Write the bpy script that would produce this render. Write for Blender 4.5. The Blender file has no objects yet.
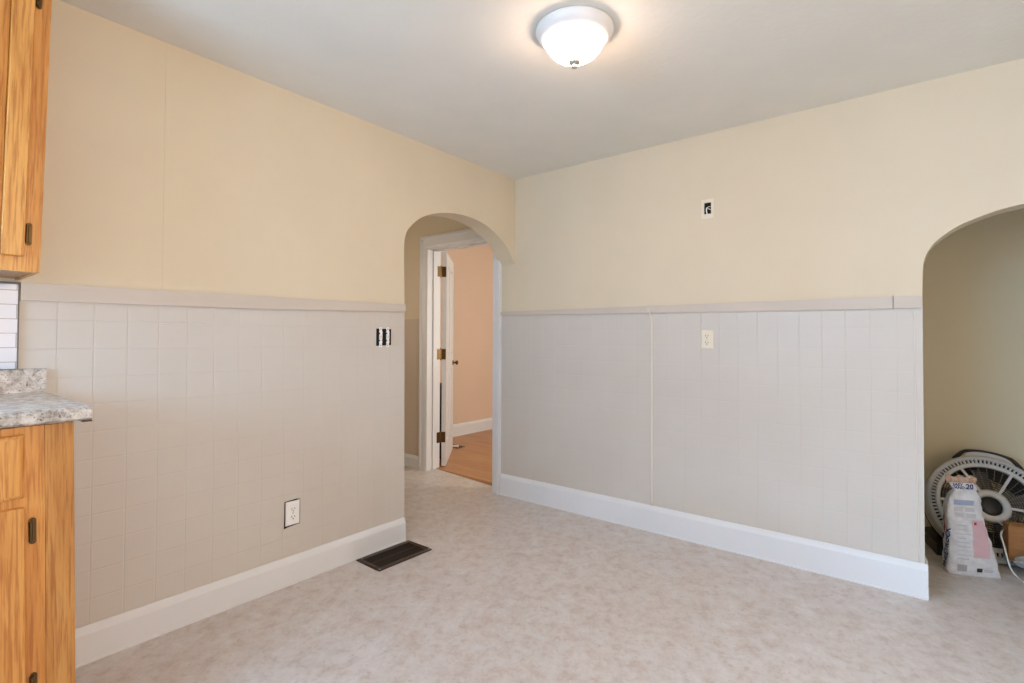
import bpy, bmesh, math, random
from mathutils import Vector, Matrix
from mathutils.geometry import tessellate_polygon
random.seed(7)
S = bpy.context.scene
COL = S.collection
PI = math.pi
R = math.radians

# ------------------------------------------------------------------ camera
F_PX, CY = 518.396, 328.851
YAW, PITCH, ROLL = 0.67105, 0.018963, 0.003441
cam_d = bpy.data.cameras.new('camera')
cam = bpy.data.objects.new('camera', cam_d)
COL.objects.link(cam)
cam_d.sensor_fit = 'HORIZONTAL'
cam_d.sensor_width = 36.0
cam_d.lens = F_PX * 36.0 / 1024.0
cam_d.shift_y = -(341.5 - CY) / 1024.0
cam_d.clip_start = 0.02
fw = Vector((0, math.cos(PITCH), math.sin(PITCH)))
up = Vector((0, -math.sin(PITCH), math.cos(PITCH)))
rt = Vector((1, 0, 0))
rt, up = rt * math.cos(ROLL) + up * math.sin(ROLL), up * math.cos(ROLL) - rt * math.sin(ROLL)
RZ = Matrix.Rotation(YAW, 3, 'Z')
rt, up, fw = RZ @ rt, RZ @ up, RZ @ fw
cam.matrix_world = Matrix(((rt.x, up.x, -fw.x, 2.46147), (rt.y, up.y, -fw.y, -3.13224),
                           (rt.z, up.z, -fw.z, 1.21053), (0, 0, 0, 1)))
S.camera = cam

# ------------------------------------------------------------------ world, lights, exposure
vs = S.view_settings
vs.view_transform = 'Standard'
vs.look = 'None'
vs.gamma = 1.0
vs.use_curve_mapping = False
vs.exposure = -0.035


def lin(r, g, b):
    def f(c):
        c /= 255.0
        return c / 12.92 if c <= 0.04045 else ((c + 0.055) / 1.055) ** 2.4
    return (f(r), f(g), f(b), 1.0)


w = bpy.data.worlds.new('daylight')
S.world = w
w.use_nodes = True
bg = w.node_tree.nodes['Background']
bg.inputs[0].default_value = (0.72, 0.86, 1.0, 1)
bg.inputs[1].default_value = 0.3


def area(name, loc, direction, sx, sy, power, colour):
    l = bpy.data.lights.new(name, 'AREA')
    l.shape = 'RECTANGLE'
    l.size, l.size_y = sx, sy
    l.energy = power
    l.color = colour
    o = bpy.data.objects.new(name, l)
    o.location = loc
    o.rotation_euler = Vector(direction).to_track_quat('-Z', 'Y').to_euler()
    COL.objects.link(o)
    return o


DAY = (0.93, 0.965, 1.0)
# daylight at unseen windows, far room too; right and hall lamps are added fill
area('window_daylight_left', (-0.75, -4.85, 2.12), (0.75, 0.62, -0.24), 1.3, 1.0, 1080, (0.41, 0.67, 1.0))
area('window_daylight_rear', (1.05, -5.10, 1.58), (0, 1, 0), 1.3, 1.1, 84, (0.30, 0.62, 1.0))
area('added_fill_right', (4.30, -2.75, 1.50), (-1, 0, 0), 1.5, 1.2, 60, (1.0, 0.69, 0.48))  # added fill for the left wall, no known source
area('window_daylight_far_room', (1.02, 1.55, 1.45), (-1, 0, 0), 1.1, 1.3, 37, (1.0, 0.94, 0.84))
area('added_fill_hall', (-1.80, -0.95, 1.60), (1, 0, 0), 0.45, 0.75, 6.0, (1.0, 0.83, 0.66))  # added fill to brighten the hall


# ------------------------------------------------------------------ materials
def new_mat(name, col, rough=0.6, metal=0.0, spec=0.5):
    m = bpy.data.materials.new(name)
    m.use_nodes = True
    b = m.node_tree.nodes['Principled BSDF']
    b.inputs['Base Color'].default_value = col
    b.inputs['Roughness'].default_value = rough
    b.inputs['Metallic'].default_value = metal
    b.inputs['Specular IOR Level'].default_value = spec
    return m


class NT:
    """small helper for wiring nodes"""
    def __init__(self, m):
        self.t = m.node_tree
        self.n = self.t.nodes
        self.b = self.n['Principled BSDF']
        self.co = self.n.new('ShaderNodeTexCoord').outputs['Object']

    def link(self, a, b):
        self.t.links.new(a, b)

    def mapping(self, scale=(1, 1, 1), rot=(0, 0, 0), loc=(0, 0, 0)):
        n = self.n.new('ShaderNodeMapping')
        n.inputs['Scale'].default_value = scale
        n.inputs['Rotation'].default_value = rot
        n.inputs['Location'].default_value = loc
        self.link(self.co, n.inputs['Vector'])
        return n.outputs[0]

    def noise(self, vec, scale, detail=4, rough=0.55, dist=0.0):
        n = self.n.new('ShaderNodeTexNoise')
        n.inputs['Scale'].default_value = scale
        n.inputs['Detail'].default_value = detail
        n.inputs['Roughness'].default_value = rough
        n.inputs['Distortion'].default_value = dist
        self.link(vec, n.inputs['Vector'])
        return n.outputs['Fac']

    def ramp(self, fac, stops):
        n = self.n.new('ShaderNodeValToRGB')
        e = n.color_ramp.elements
        while len(e) < len(stops):
            e.new(0.5)
        for k, (p, c) in enumerate(stops):
            e[k].position = p
            e[k].color = c
        self.link(fac, n.inputs[0])
        return n.outputs[0]

    def mix(self, fac, a, b, mode='MIX'):
        n = self.n.new('ShaderNodeMix')
        n.data_type = 'RGBA'
        n.blend_type = mode
        for s, v in ((0, fac), (6, a), (7, b)):
            if hasattr(v, 'links'):
                self.link(v, n.inputs[s])
            else:
                n.inputs[s].default_value = v
        return n.outputs[2]

    def math(self, op, a, b=0.0):
        n = self.n.new('ShaderNodeMath')
        n.operation = op
        for k, v in enumerate((a, b)):
            if hasattr(v, 'links'):
                self.link(v, n.inputs[k])
            else:
                n.inputs[k].default_value = v
        return n.outputs[0]

    def bump(self, h, strength, dist):
        n = self.n.new('ShaderNodeBump')
        n.inputs['Strength'].default_value = strength
        n.inputs['Distance'].default_value = dist
        self.link(h, n.inputs['Height'])
        self.link(n.outputs[0], self.b.inputs['Normal'])

    def colour(self, c):
        self.link(c, self.b.inputs['Base Color'])


def W(v):
    return (v, v, v, 1)


def paint(name, col, rough=0.55, mottling=0.015, bump=0.15, scale=90, spec=0.35):
    m = new_mat(name, col, rough, 0, spec)
    t = NT(m)
    n = t.noise(t.co, 2.2, 3)
    dark = tuple(c * (1 - mottling * 2) for c in col[:3]) + (1,)
    lite = tuple(min(1, c * (1 + mottling)) for c in col[:3]) + (1,)
    t.colour(t.ramp(n, [(0.3, dark), (0.7, lite)]))
    t.bump(t.noise(t.co, scale, 3), bump, 0.002)
    return m


CREAM = lin(222, 209, 184)
GREIGE = lin(208, 200, 191)
M = {}
M['cream'] = paint('cream wall paint', CREAM)
M['ceiling'] = paint('ceiling paint', lin(233, 231, 223), 0.8, 0.02, 0.5, 45)
M['rail'] = paint('greige trim paint', lin(207, 196, 184), 0.45)
M['bead'] = paint('pale bead paint', lin(226, 219, 208), 0.45)
M['white'] = paint('white trim paint', lin(229, 231, 234), 0.35, 0.02, 0.2, 60)
M['pink'] = paint('warm pink wall paint', lin(224, 198, 176), 0.7)
M['alcove'] = paint('taupe wall paint', lin(229, 218, 188), 0.7)
M['hall_low'] = paint('hall dado paint', lin(208, 194, 178), 0.6)


def tileboard(name, axis, pitch, off, zpitch, zoff, vs_, hs_):
    """painted tile board: shallow grooves pressed into the sheet"""
    m = new_mat(name, GREIGE, 0.36, 0, 0.4)
    t = NT(m)
    sep = t.n.new('ShaderNodeSeparateXYZ')
    t.link(t.co, sep.inputs[0])

    def groove(v, p, o, wd):
        f = t.math('FRACT', t.math('DIVIDE', t.math('SUBTRACT', v, o), p))
        d = t.math('ABSOLUTE', t.math('SUBTRACT', f, 0.5))       # 0.5 on the groove
        d = t.math('SUBTRACT', 0.5, d)
        mr = t.n.new('ShaderNodeMapRange')
        mr.interpolation_type = 'SMOOTHSTEP'
        mr.inputs['From Min'].default_value = 0.0
        mr.inputs['From Max'].default_value = wd / p
        t.link(d, mr.inputs['Value'])
        return mr.outputs[0]
    gv = groove(sep.outputs[axis], pitch, off, 0.0042)
    gh = groove(sep.outputs[2], zpitch, zoff, 0.0042)
    h = t.math('ADD', t.math('MULTIPLY', gv, vs_), t.math('MULTIPLY', gh, hs_))
    h = t.math('ADD', h, t.math('MULTIPLY', t.noise(t.co, 5, 3), 0.25))
    h = t.math('ADD', h, t.math('MULTIPLY', t.noise(t.co, 120, 2), 0.06))
    t.bump(h, 0.36, 0.003)
    n = t.noise(t.co, 1.7, 3)
    t.colour(t.ramp(n, [(0.3, lin(206, 199, 190)), (0.7, lin(211, 205, 197))]))
    return m


M['tile_l'] = tileboard('greige tile board', 1, 0.1065, -2.578, 0.1045, 1.3755, 1.0, 0.8)
M['tile_b'] = tileboard('greige plank board', 0, 0.1045, 1.2085, 0.1045, 1.3755, 1.1, 0.28)

# mottled vinyl floor
m = new_mat('mottled vinyl floor', lin(206, 193, 181), 0.33, 0, 0.4)
t = NT(m)
n1 = t.noise(t.co, 5.5, 9, 0.74, 0.15)
n2 = t.noise(t.mapping((1, 1, 1), (0, 0, 1.1), (7, 2, 0)), 16, 8, 0.76, 0.15)
n3 = t.noise(t.mapping((1, 1, 1), (0, 0, 0.7), (3, 5, 0)), 42, 4, 0.6, 0.4)
c = t.ramp(n1, [(0.28, lin(193, 177, 169)), (0.45, lin(206, 196, 189)), (0.58, lin(216, 211, 209)), (0.75, lin(225, 225, 226))])
c = t.mix(0.6, c, t.ramp(n2, [(0.33, lin(181, 161, 150)), (0.48, lin(209, 200, 194)), (0.7, lin(227, 227, 227))]))
c = t.mix(t.ramp(n3, [(0.30, W(0.55)), (0.42, W(0.0))]), c, lin(185, 169, 160))
t.colour(c)
t.bump(n2, 0.08, 0.002)
M['vinyl'] = m

# honey plank floor of the far room
m = new_mat('honey plank floor', lin(190, 140, 98), 0.35, 0, 0.4)
t = NT(m)
br = t.n.new('ShaderNodeTexBrick')
br.offset = 0.37
br.inputs['Color1'].default_value = lin(196, 146, 102)
br.inputs['Color2'].default_value = lin(178, 128, 88)
br.inputs['Mortar'].default_value = lin(140, 96, 64)
br.inputs['Scale'].default_value = 1.0
br.inputs['Mortar Size'].default_value = 0.0015
br.inputs['Brick Width'].default_value = 1.1
br.inputs['Row Height'].default_value = 0.085
t.link(t.mapping((1, 1, 1), (0, 0, 0)), br.inputs['Vector'])
gr = t.noise(t.mapping((3, 45, 3)), 1.6, 4)
t.colour(t.mix(0.35, br.outputs[0], t.ramp(gr, [(0.3, lin(164, 112, 74)), (0.7, lin(206, 158, 114))])))
M['plank'] = m


def oak(name, rot, tone=1.0, seed=0.0):
    m = new_mat(name, lin(206, 142, 66), 0.34, 0, 0.45)
    t = NT(m)
    v = t.mapping((9, 9, 0.75), rot, (seed, seed * 2, seed))
    big = t.noise(v, 2.2, 5, 0.6, 0.6)
    fine = t.noise(t.mapping((110, 110, 4.5), rot, (seed, 0, 0)), 1.4, 3, 0.6)

    def k(r, g, b):
        q = lin(r, g, b)
        return (q[0] * tone, q[1] * tone, q[2] * tone, 1)
    c = t.ramp(big, [(0.30, k(186, 118, 48)), (0.48, k(212, 148, 72)), (0.62, k(222, 160, 84)), (0.75, k(200, 134, 60))])
    c = t.mix(t.ramp(fine, [(0.38, W(0.7)), (0.53, W(0.0))]), c, k(168, 96, 34))
    t.colour(c)
    t.bump(fine, 0.12, 0.001)
    return m


M['oak'] = oak('oak vertical grain', (0, 0, 0))
M['oak_h'] = oak('oak horizontal grain', (R(90), 0, 0), 1.0, 3.1)
M['oak_f'] = oak('oak filler grain', (0, 0, 0), 0.80, 7.7)

m = new_mat('speckled granite laminate', lin(205, 198, 190), 0.22, 0, 0.5)
t = NT(m)
n1 = t.noise(t.co, 38, 5, 0.7)
n2 = t.noise(t.co, 110, 3, 0.6)
c = t.ramp(n1, [(0.34, lin(134, 122, 113)), (0.46, lin(178, 168, 157)), (0.62, lin(216, 208, 199))])
c = t.mix(t.ramp(n2, [(0.33, W(0.85)), (0.42, W(0.0))]), c, lin(86, 75, 69))
t.colour(c)
M['granite'] = m

m = new_mat('white glazed tile', lin(236, 239, 242), 0.12, 0, 0.5)
t = NT(m)
br = t.n.new('ShaderNodeTexBrick')
br.inputs['Color1'].default_value = lin(200, 211, 224)
br.inputs['Color2'].default_value = lin(196, 207, 220)
br.inputs['Mortar'].default_value = lin(150, 154, 158)
br.inputs['Scale'].default_value = 1.0
br.inputs['Mortar Size'].default_value = 0.0016
br.inputs['Brick Width'].default_value = 0.15
br.inputs['Row Height'].default_value = 0.0495
# wall runs along y: swing it onto the brick texture's plane
cmb = t.n.new('ShaderNodeCombineXYZ')
sp = t.n.new('ShaderNodeSeparateXYZ')
t.link(t.mapping((1, 1, 1), (0, 0, 0), (0, 0.02, 0.014)), sp.inputs[0])
t.link(sp.outputs[1], cmb.inputs[0])
t.link(sp.outputs[2], cmb.inputs[1])
t.link(cmb.outputs[0], br.inputs['Vector'])
t.colour(br.outputs[0])
M['subway'] = m

M['plastic'] = new_mat('white plastic', lin(246, 246, 246), 0.35)
M['almond'] = new_mat('almond plastic', lin(232, 222, 202), 0.4)
M['slot'] = new_mat('dark slot', lin(34, 30, 28), 0.7)
M['slot_grey'] = new_mat('grey socket slot', lin(120, 112, 104), 0.6)
M['void'] = new_mat('dark box inside', lin(16, 13, 11), 0.9)
M['brass'] = new_mat('aged brass', lin(104, 80, 50), 0.32, 0.9)
M['dbrass'] = new_mat('dark bronze', lin(92, 72, 44), 0.36, 0.85)
M['steel'] = new_mat('dull steel', lin(190, 188, 184), 0.4, 0.7)
M['bronze'] = new_mat('brown register metal', lin(70, 54, 44), 0.42, 0.5)
M['fan_grey'] = new_mat('pale grey fan plastic', lin(186, 184, 182), 0.45)
M['fan_light'] = new_mat('light grey fan plastic', lin(206, 204, 202), 0.45)
M['fan_blade'] = new_mat('smoky grey blade plastic', lin(118, 112, 106), 0.4)
M['fan_dark'] = new_mat('charcoal fan plastic', lin(27, 26, 27), 0.45)
M['fan_wire'] = new_mat('smoky beige grille plastic', lin(158, 144, 120), 0.5)
M['cord'] = new_mat('white cord', lin(214, 208, 198), 0.5)
M['rubber'] = new_mat('white rubber', lin(225, 220, 212), 0.6)
M['black'] = new_mat('black tube', lin(26, 22, 20), 0.5)

m = new_mat('brown cardboard', lin(160, 112, 70), 0.85, 0, 0.2)
t = NT(m)
t.colour(t.ramp(t.noise(t.mapping((1, 1, 14)), 9, 3), [(0.3, lin(152, 104, 63)), (0.7, lin(168, 119, 76))]))
M['card'] = m
m = new_mat('white printed paper', lin(220, 220, 222), 0.6, 0, 0.3)
t = NT(m)
t.colour(t.ramp(t.noise(t.co, 26, 4), [(0.35, lin(208, 208, 212)), (0.65, lin(228, 228, 230))]))
t.bump(t.noise(t.co, 34, 4, 0.6, 1.2), 0.5, 0.006)
M['paper'] = m
M['navy'] = new_mat('navy ink', lin(38, 52, 118), 0.6)
M['paleblue'] = new_mat('faded blue ink', lin(160, 174, 200), 0.6)
M['pinkink'] = new_mat('pink print', lin(216, 180, 188), 0.6)
M['greyink'] = new_mat('grey print', lin(170, 170, 178), 0.6)
M['faintink'] = new_mat('faint grey print', lin(198, 198, 204), 0.6)
M['blackink'] = new_mat('black print', lin(44, 44, 54), 0.6)
M['redink'] = new_mat('red print', lin(168, 66, 66), 0.6)
m = new_mat('clear tan tape', lin(190, 158, 132), 0.25, 0, 0.5)
t = NT(m)
t.colour(t.ramp(t.noise(t.co, 40, 3), [(0.4, lin(196, 178, 164)), (0.55, lin(186, 140, 104)), (0.7, lin(214, 200, 190))]))
M['tape'] = m
m = new_mat('grey sack paper', lin(150, 144, 136), 0.7, 0, 0.3)
t = NT(m)
t.colour(t.ramp(t.noise(t.co, 22, 5, 0.65), [(0.3, lin(112, 101, 92)), (0.5, lin(150, 144, 136)), (0.72, lin(182, 176, 168))]))
M['sack'] = m

# lamp glass: it is lit from inside
m = new_mat('frosted lit glass', lin(255, 246, 228), 0.35)
b = m.node_tree.nodes['Principled BSDF']
b.inputs['Emission Color'].default_value = (1.0, 0.70, 0.52, 1)
b.inputs['Emission Strength'].default_value = 38.0
M['lit_glass'] = m
M['lamp_pan'] = new_mat('white enamel', lin(232, 230, 228), 0.3)


# ------------------------------------------------------------------ mesh helpers
def obj(name, bm, mats, parent=None, smooth=False, bevel=0.0, seg=2):
    me = bpy.data.meshes.new(name)
    bmesh.ops.recalc_face_normals(bm, faces=bm.faces)
    bm.to_mesh(me)
    bm.free()
    for mm in (mats if isinstance(mats, (list, tuple)) else [mats]):
        me.materials.append(mm)
    if smooth:
        for p in me.polygons:
            p.use_smooth = True
    o = bpy.data.objects.new(name, me)
    COL.objects.link(o)
    if parent is not None:
        o.parent = parent
    if bevel:
        md = o.modifiers.new('edge', 'BEVEL')
        md.width = bevel
        md.segments = seg
        md.limit_method = 'ANGLE'
        md.angle_limit = R(40)
        for p in me.polygons:
            p.use_smooth = True
        wn = o.modifiers.new('normals', 'WEIGHTED_NORMAL')
        wn.keep_sharp = True
    return o


def thing(name, label, cat, loc=(0, 0, 0), group=None):
    o = bpy.data.objects.new(name, None)
    o.location = loc
    o.empty_display_size = 0.05
    COL.objects.link(o)
    return tag(o, label, cat, group)


def tag(o, label, cat, group=None, kind=None):
    o['label'] = label
    o['category'] = cat
    if group:
        o['group'] = group
    if kind:
        o['kind'] = kind
    return o


def struct(o, label, cat):
    return tag(o, label, cat, None, 'structure')


def box(bm, lo, hi, mi=0, mat=None):
    vs_ = [bm.verts.new((x, y, z)) for x in (lo[0], hi[0]) for y in (lo[1], hi[1]) for z in (lo[2], hi[2])]
    if mat is not None:
        for v in vs_:
            v.co = mat @ v.co
    for f in ((0, 1, 3, 2), (4, 6, 7, 5), (0, 4, 5, 1), (2, 3, 7, 6), (0, 2, 6, 4), (1, 5, 7, 3)):
        fc = bm.faces.new([vs_[i] for i in f])
        fc.material_index = mi
    return vs_


def BX(lo, hi):
    bm = bmesh.new()
    box(bm, lo, hi)
    return bm


def prism(bm, pts, axis, a, b, mi=0):
    """extrude a 2D outline along an axis; pts are (u, v): axis x -> (y, z), y -> (x, z), z -> (x, y)"""
    def P(u, v, w_):
        return (w_, u, v) if axis == 'x' else (u, w_, v) if axis == 'y' else (u, v, w_)
    A = [bm.verts.new(P(u, v, a)) for u, v in pts]
    B = [bm.verts.new(P(u, v, b)) for u, v in pts]
    n = len(pts)
    fs = []
    if n > 12:
        for tri in tessellate_polygon([[Vector((u, v, 0)) for u, v in pts]]):
            fs.append(bm.faces.new([A[i] for i in tri]))
            fs.append(bm.faces.new([B[i] for i in tri[::-1]]))
    else:
        fs += [bm.faces.new(A), bm.faces.new(B[::-1])]
    for i in range(n):
        fs.append(bm.faces.new((A[i], B[i], B[(i + 1) % n], A[(i + 1) % n])))
    for f in fs:
        f.material_index = mi
    return bm


def lathe(bm, prof, n=48, mat=Matrix.Identity(4), mi=0, a0=0.0, a1=2 * PI):
    """profile (r, h) turned about local z"""
    closed = abs(a1 - a0 - 2 * PI) < 1e-6
    rings = []
    for k in range(n if closed else n + 1):
        a = a0 + (a1 - a0) * k / n
        rings.append([bm.verts.new(mat @ Vector((r * math.cos(a), r * math.sin(a), h))) for r, h in prof])
    m_ = len(rings)
    for k in range(m_ if closed else m_ - 1):
        p, q = rings[k], rings[(k + 1) % m_]
        for i in range(len(prof) - 1):
            if prof[i][0] < 1e-9 and prof[i + 1][0] < 1e-9:
                continue
            try:
                f = bm.faces.new((p[i], q[i], q[i + 1], p[i + 1]))
                f.material_index = mi
            except ValueError:
                pass
    bmesh.ops.remove_doubles(bm, verts=bm.verts, dist=1e-6)
    return bm


def tube(bm, pts, r, n=8, mi=0, cap=True):
    pts = [Vector(p) for p in pts]
    rings = []
    prev = None
    for i, p in enumerate(pts):
        d = (pts[min(i + 1, len(pts) - 1)] - pts[max(i - 1, 0)]).normalized()
        if prev is None:
            u = d.cross(Vector((0, 0, 1)))
            if u.length < 1e-3:
                u = d.cross(Vector((1, 0, 0)))
        else:
            u = prev - d * prev.dot(d)
        u.normalize()
        prev = u
        v = d.cross(u)
        rr = r[i] if isinstance(r, (list, tuple)) else r
        rings.append([bm.verts.new(p + (u * math.cos(2 * PI * k / n) + v * math.sin(2 * PI * k / n)) * rr) for k in range(n)])
    for a, b_ in zip(rings, rings[1:]):
        for k in range(n):
            f = bm.faces.new((a[k], a[(k + 1) % n], b_[(k + 1) % n], b_[k]))
            f.material_index = mi
    if cap:
        bm.faces.new(rings[0][::-1]).material_index = mi
        bm.faces.new(rings[-1]).material_index = mi
    return bm


def torus(bm, Rr, r, mat, n=72, k=8, mi=0):
    rings = []
    for i in range(n):
        a = 2 * PI * i / n
        rings.append([bm.verts.new(mat @ Vector(((Rr + r * math.cos(2 * PI * j / k)) * math.cos(a),
                                                 (Rr + r * math.cos(2 * PI * j / k)) * math.sin(a),
                                                 r * math.sin(2 * PI * j / k)))) for j in range(k)])
    for i in range(n):
        p, q = rings[i], rings[(i + 1) % n]
        for j in range(k):
            bm.faces.new((p[j], q[j], q[(j + 1) % k], p[(j + 1) % k])).material_index = mi
    return bm


def smooth_curve(pts, n=8):
    """Catmull-Rom through points of any dimension"""
    P = [Vector(p) for p in pts]
    out = []
    for i in range(len(P) - 1):
        p0, p1, p2, p3 = P[max(i - 1, 0)], P[i], P[i + 1], P[min(i + 2, len(P) - 1)]
        for k in range(n):
            t_ = k / n
            out.append(0.5 * ((2 * p1) + (p2 - p0) * t_ + (2 * p0 - 5 * p1 + 4 * p2 - p3) * t_ ** 2 + (3 * p1 - p0 - 3 * p2 + p3) * t_ ** 3))
    out.append(P[-1])
    return out


# ------------------------------------------------------------------ the room
H = 2.44
XR, YR = 4.20, -5.00            # right wall, rear wall
TW = 0.15                       # left wall thickness
RAIL0, RAIL1 = 1.345, 1.408     # chair rail on the left wall

# floor: one sheet of vinyl; the old hall floor climbs a little towards the door
bm = bmesh.new()
xs = [-1.75, -1.05, -0.13, 0.0, XR + .1]
zs = [0.058, 0.05, 0.0, 0.0, 0.0]
ys = [YR - .1, 0.10, 0.12, 1.3]


def floor_quad(x0, x1, z0, z1, y0, y1):
    vv = [bm.verts.new(c_) for c_ in ((x0, y0, z0), (x1, y0, z1), (x1, y1, z1), (x0, y1, z0))]
    bm.faces.new(vv)
    lo = [bm.verts.new((v.co.x, v.co.y, -0.12)) for v in vv]
    bm.faces.new(lo[::-1])
    for i in range(4):
        bm.faces.new((vv[i], lo[i], lo[(i + 1) % 4], vv[(i + 1) % 4]))


floor_quad(-1.75, -1.05, 0.058, 0.05, -1.95, 0.10)
floor_quad(-1.05, -0.13, 0.05, 0.0, -1.95, 0.10)
floor_quad(-0.13, 0.0, 0.0, 0.0, -1.95, 0.10)
floor_quad(0.0, XR + .1, 0.0, 0.0, YR - .1, 1.25)
struct(obj('floor', bm, M['vinyl']), 'mottled beige and pink vinyl floor with a stone pattern', 'floor')

bm = bmesh.new()
vv = [bm.verts.new(c_) for c_ in ((-1.95, 0.10, 0.056), (-1.05, 0.10, 0.05), (-0.10, 0.10, 0.002), (1.0, 0.13, 0.002),
                                  (1.0, 3.7, 0.05), (-1.95, 3.7, 0.05))]
bm.faces.new(vv)
ex = bmesh.ops.extrude_face_region(bm, geom=bm.faces[:])
for v in ex['geom']:
    if isinstance(v, bmesh.types.BMVert):
        v.co.z = -0.12
struct(obj('floor_far_room', bm, M['plank']), 'honey brown plank floor beyond the open door', 'floor')

bm = BX((-2.0, YR - .1, H), (XR + .1, 3.8, H + 0.1))
struct(obj('ceiling', bm, M['ceiling']), 'off white ceiling with a faint stippled texture', 'ceiling')

# left wall: cream plaster above, tile board below, arched passage at the corner
arch = [(-1.086, 1.70), (-1.085, 1.79), (-1.068, 1.858), (-1.025, 1.910), (-0.962, 1.961), (-0.878, 2.002), (-0.782, 2.030),
        (-0.672, 2.049), (-0.556, 2.055), (-0.423, 2.045), (-0.304, 2.016), (-0.191, 1.965), (-0.096, 1.900), (-0.029, 1.822), (0.0, 1.785)]
arch = [tuple(q) for q in smooth_curve([(a, b_) for a, b_ in arch], 5)]
arch = arch[:-1] + [(0.0, 1.785)]
bm = bmesh.new()
YW = -3.78
prism(bm, [(YW, 1.375), (-1.080, 1.375)] + arch + [(0.0, H + .02), (YW, H + .02)], 'x', -TW, 0.0, 0)
prism(bm, [(YW, -0.1), (-1.068, -0.1), (-1.080, 1.375), (YW, 1.375)], 'x', -TW, 0.0, 1)
box(bm, (-TW, YR - .1, -0.1), (0, YW, 1.10), 1)
box(bm, (-TW, YR - .1, 2.00), (0, YW, H + .02), 0)
box(bm, (-TW, YR - .1, 1.10), (0, -4.92, 2.00), 0)
struct(obj('wall_left', bm, [M['cream'], M['tile_l']]), 'cream wall over greige tile board, with the small arch beside the corner', 'wall')

# back wall: doorway in the hall, wide arch on the alcove side
DX0, DX1, DZ = -0.982, -0.200, 2.015
TB = 0.12
half = [(2.459, 1.40), (2.460, 1.50), (2.463, 1.565), (2.472, 1.605), (2.487, 1.640), (2.510, 1.672), (2.546, 1.704), (2.597, 1.739),
        (2.666, 1.768), (2.735, 1.790), (2.810, 1.804), (2.95, 1.825), (3.15, 1.835)]
half = [tuple(q) for q in smooth_curve(half, 5)]
wide = half + [(6.30 - x, z) for x, z in half[::-1][1:]]
bm = bmesh.new()
LZ = 1.385
prism(bm, [(-1.75, -0.1), (DX0, -0.1), (DX0, LZ), (-1.75, LZ)], 'y', 0, TB, 2)
prism(bm, [(-1.75, LZ), (DX0, LZ), (DX0, DZ), (DX1, DZ), (DX1, LZ)] + [(2.459, LZ)] + wide[1:-1] + [(6.30 - 2.459, LZ), (XR + .1, LZ), (XR + .1, H + .02), (-1.75, H + .02)], 'y', 0, TB, 0)
prism(bm, [(DX1, -0.1), (2.456, -0.1), (2.459, LZ), (DX1, LZ)], 'y', 0, TB, 1)
prism(bm, [(6.30 - 2.464, -0.1), (XR + .1, -0.1), (XR + .1, LZ), (6.30 - 2.459, LZ)], 'y', 0, TB, 1)
struct(obj('wall_back', bm, [M['cream'], M['tile_b'], M['hall_low']]), 'cream wall over greige grooved board, with the wide arch to the alcove', 'wall')

# walls behind the camera; rear window, and a side window added for fill light
bm = bmesh.new()
for lo, hi in (((-.15, -5.22, -.1), (0.40, -5.00, H)), ((1.7, -5.22, -.1), (XR + .1, -5.00, H)),
               ((0.40, -5.22, -.1), (1.7, -5.00, 1.03)), ((0.40, -5.22, 2.13), (1.7, -5.00, H))):
    box(bm, lo, hi)
struct(obj('wall_rear', bm, M['cream']), 'cream wall behind the viewer with a window', 'wall')
bm = bmesh.new()
for lo, hi in (((XR, YR, -.1), (XR + .2, -3.5, H)), ((XR, -2.0, -.1), (XR + .2, 1.3, H)),
               ((XR, -3.5, -.1), (XR + .2, -2.0, 0.9)), ((XR, -3.5, 2.1), (XR + .2, -2.0, H))):
    box(bm, lo, hi)
struct(obj('wall_right', bm, M['cream']), 'cream side wall with an added window opening', 'wall')


def window_frame(name, horizontal, a0, a1, d0, d1, z0, z1):
    bm = bmesh.new()
    t_ = 0.05

    def bb(u0, u1, zz0, zz1):
        if horizontal:
            box(bm, (u0, d0, zz0), (u1, d1, zz1))
        else:
            box(bm, (d0, u0, zz0), (d1, u1, zz1))
    bb(a0, a0 + t_, z0, z1)
    bb(a1 - t_, a1, z0, z1)
    bb(a0 + t_, a1 - t_, z0, z0 + t_)
    bb(a0 + t_, a1 - t_, z1 - t_, z1)
    zm = (z0 + z1) / 2
    bb(a0 + t_, a1 - t_, zm - .02, zm + .02)
    return obj(name, bm, M['white'])


struct(window_frame('window_1', True, 0.40, 1.7, -5.08, -5.02, 1.03, 2.13), 'white sash window frame in the rear wall', 'window')
struct(window_frame('added_window_2', False, -3.5, -2.0, XR + .02, XR + .08, 0.9, 2.1), 'added white sash window frame in the side wall', 'window')  # unseen window put in to carry the side fill light

struct(window_frame('window_3', False, -4.92, YW, -0.10, -0.04, 1.10, 2.00), 'white sash window frame over the counter', 'window')

# alcove behind the wide arch
bm = bmesh.new()
box(bm, (2.05, 1.17, -.1), (XR + .1, 1.27, H))
box(bm, (2.05, 0.12, -.1), (2.15, 1.17, H))
struct(obj('wall_alcove', bm, M['alcove']), 'shaded taupe wall at the rear of the alcove', 'wall')

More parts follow.
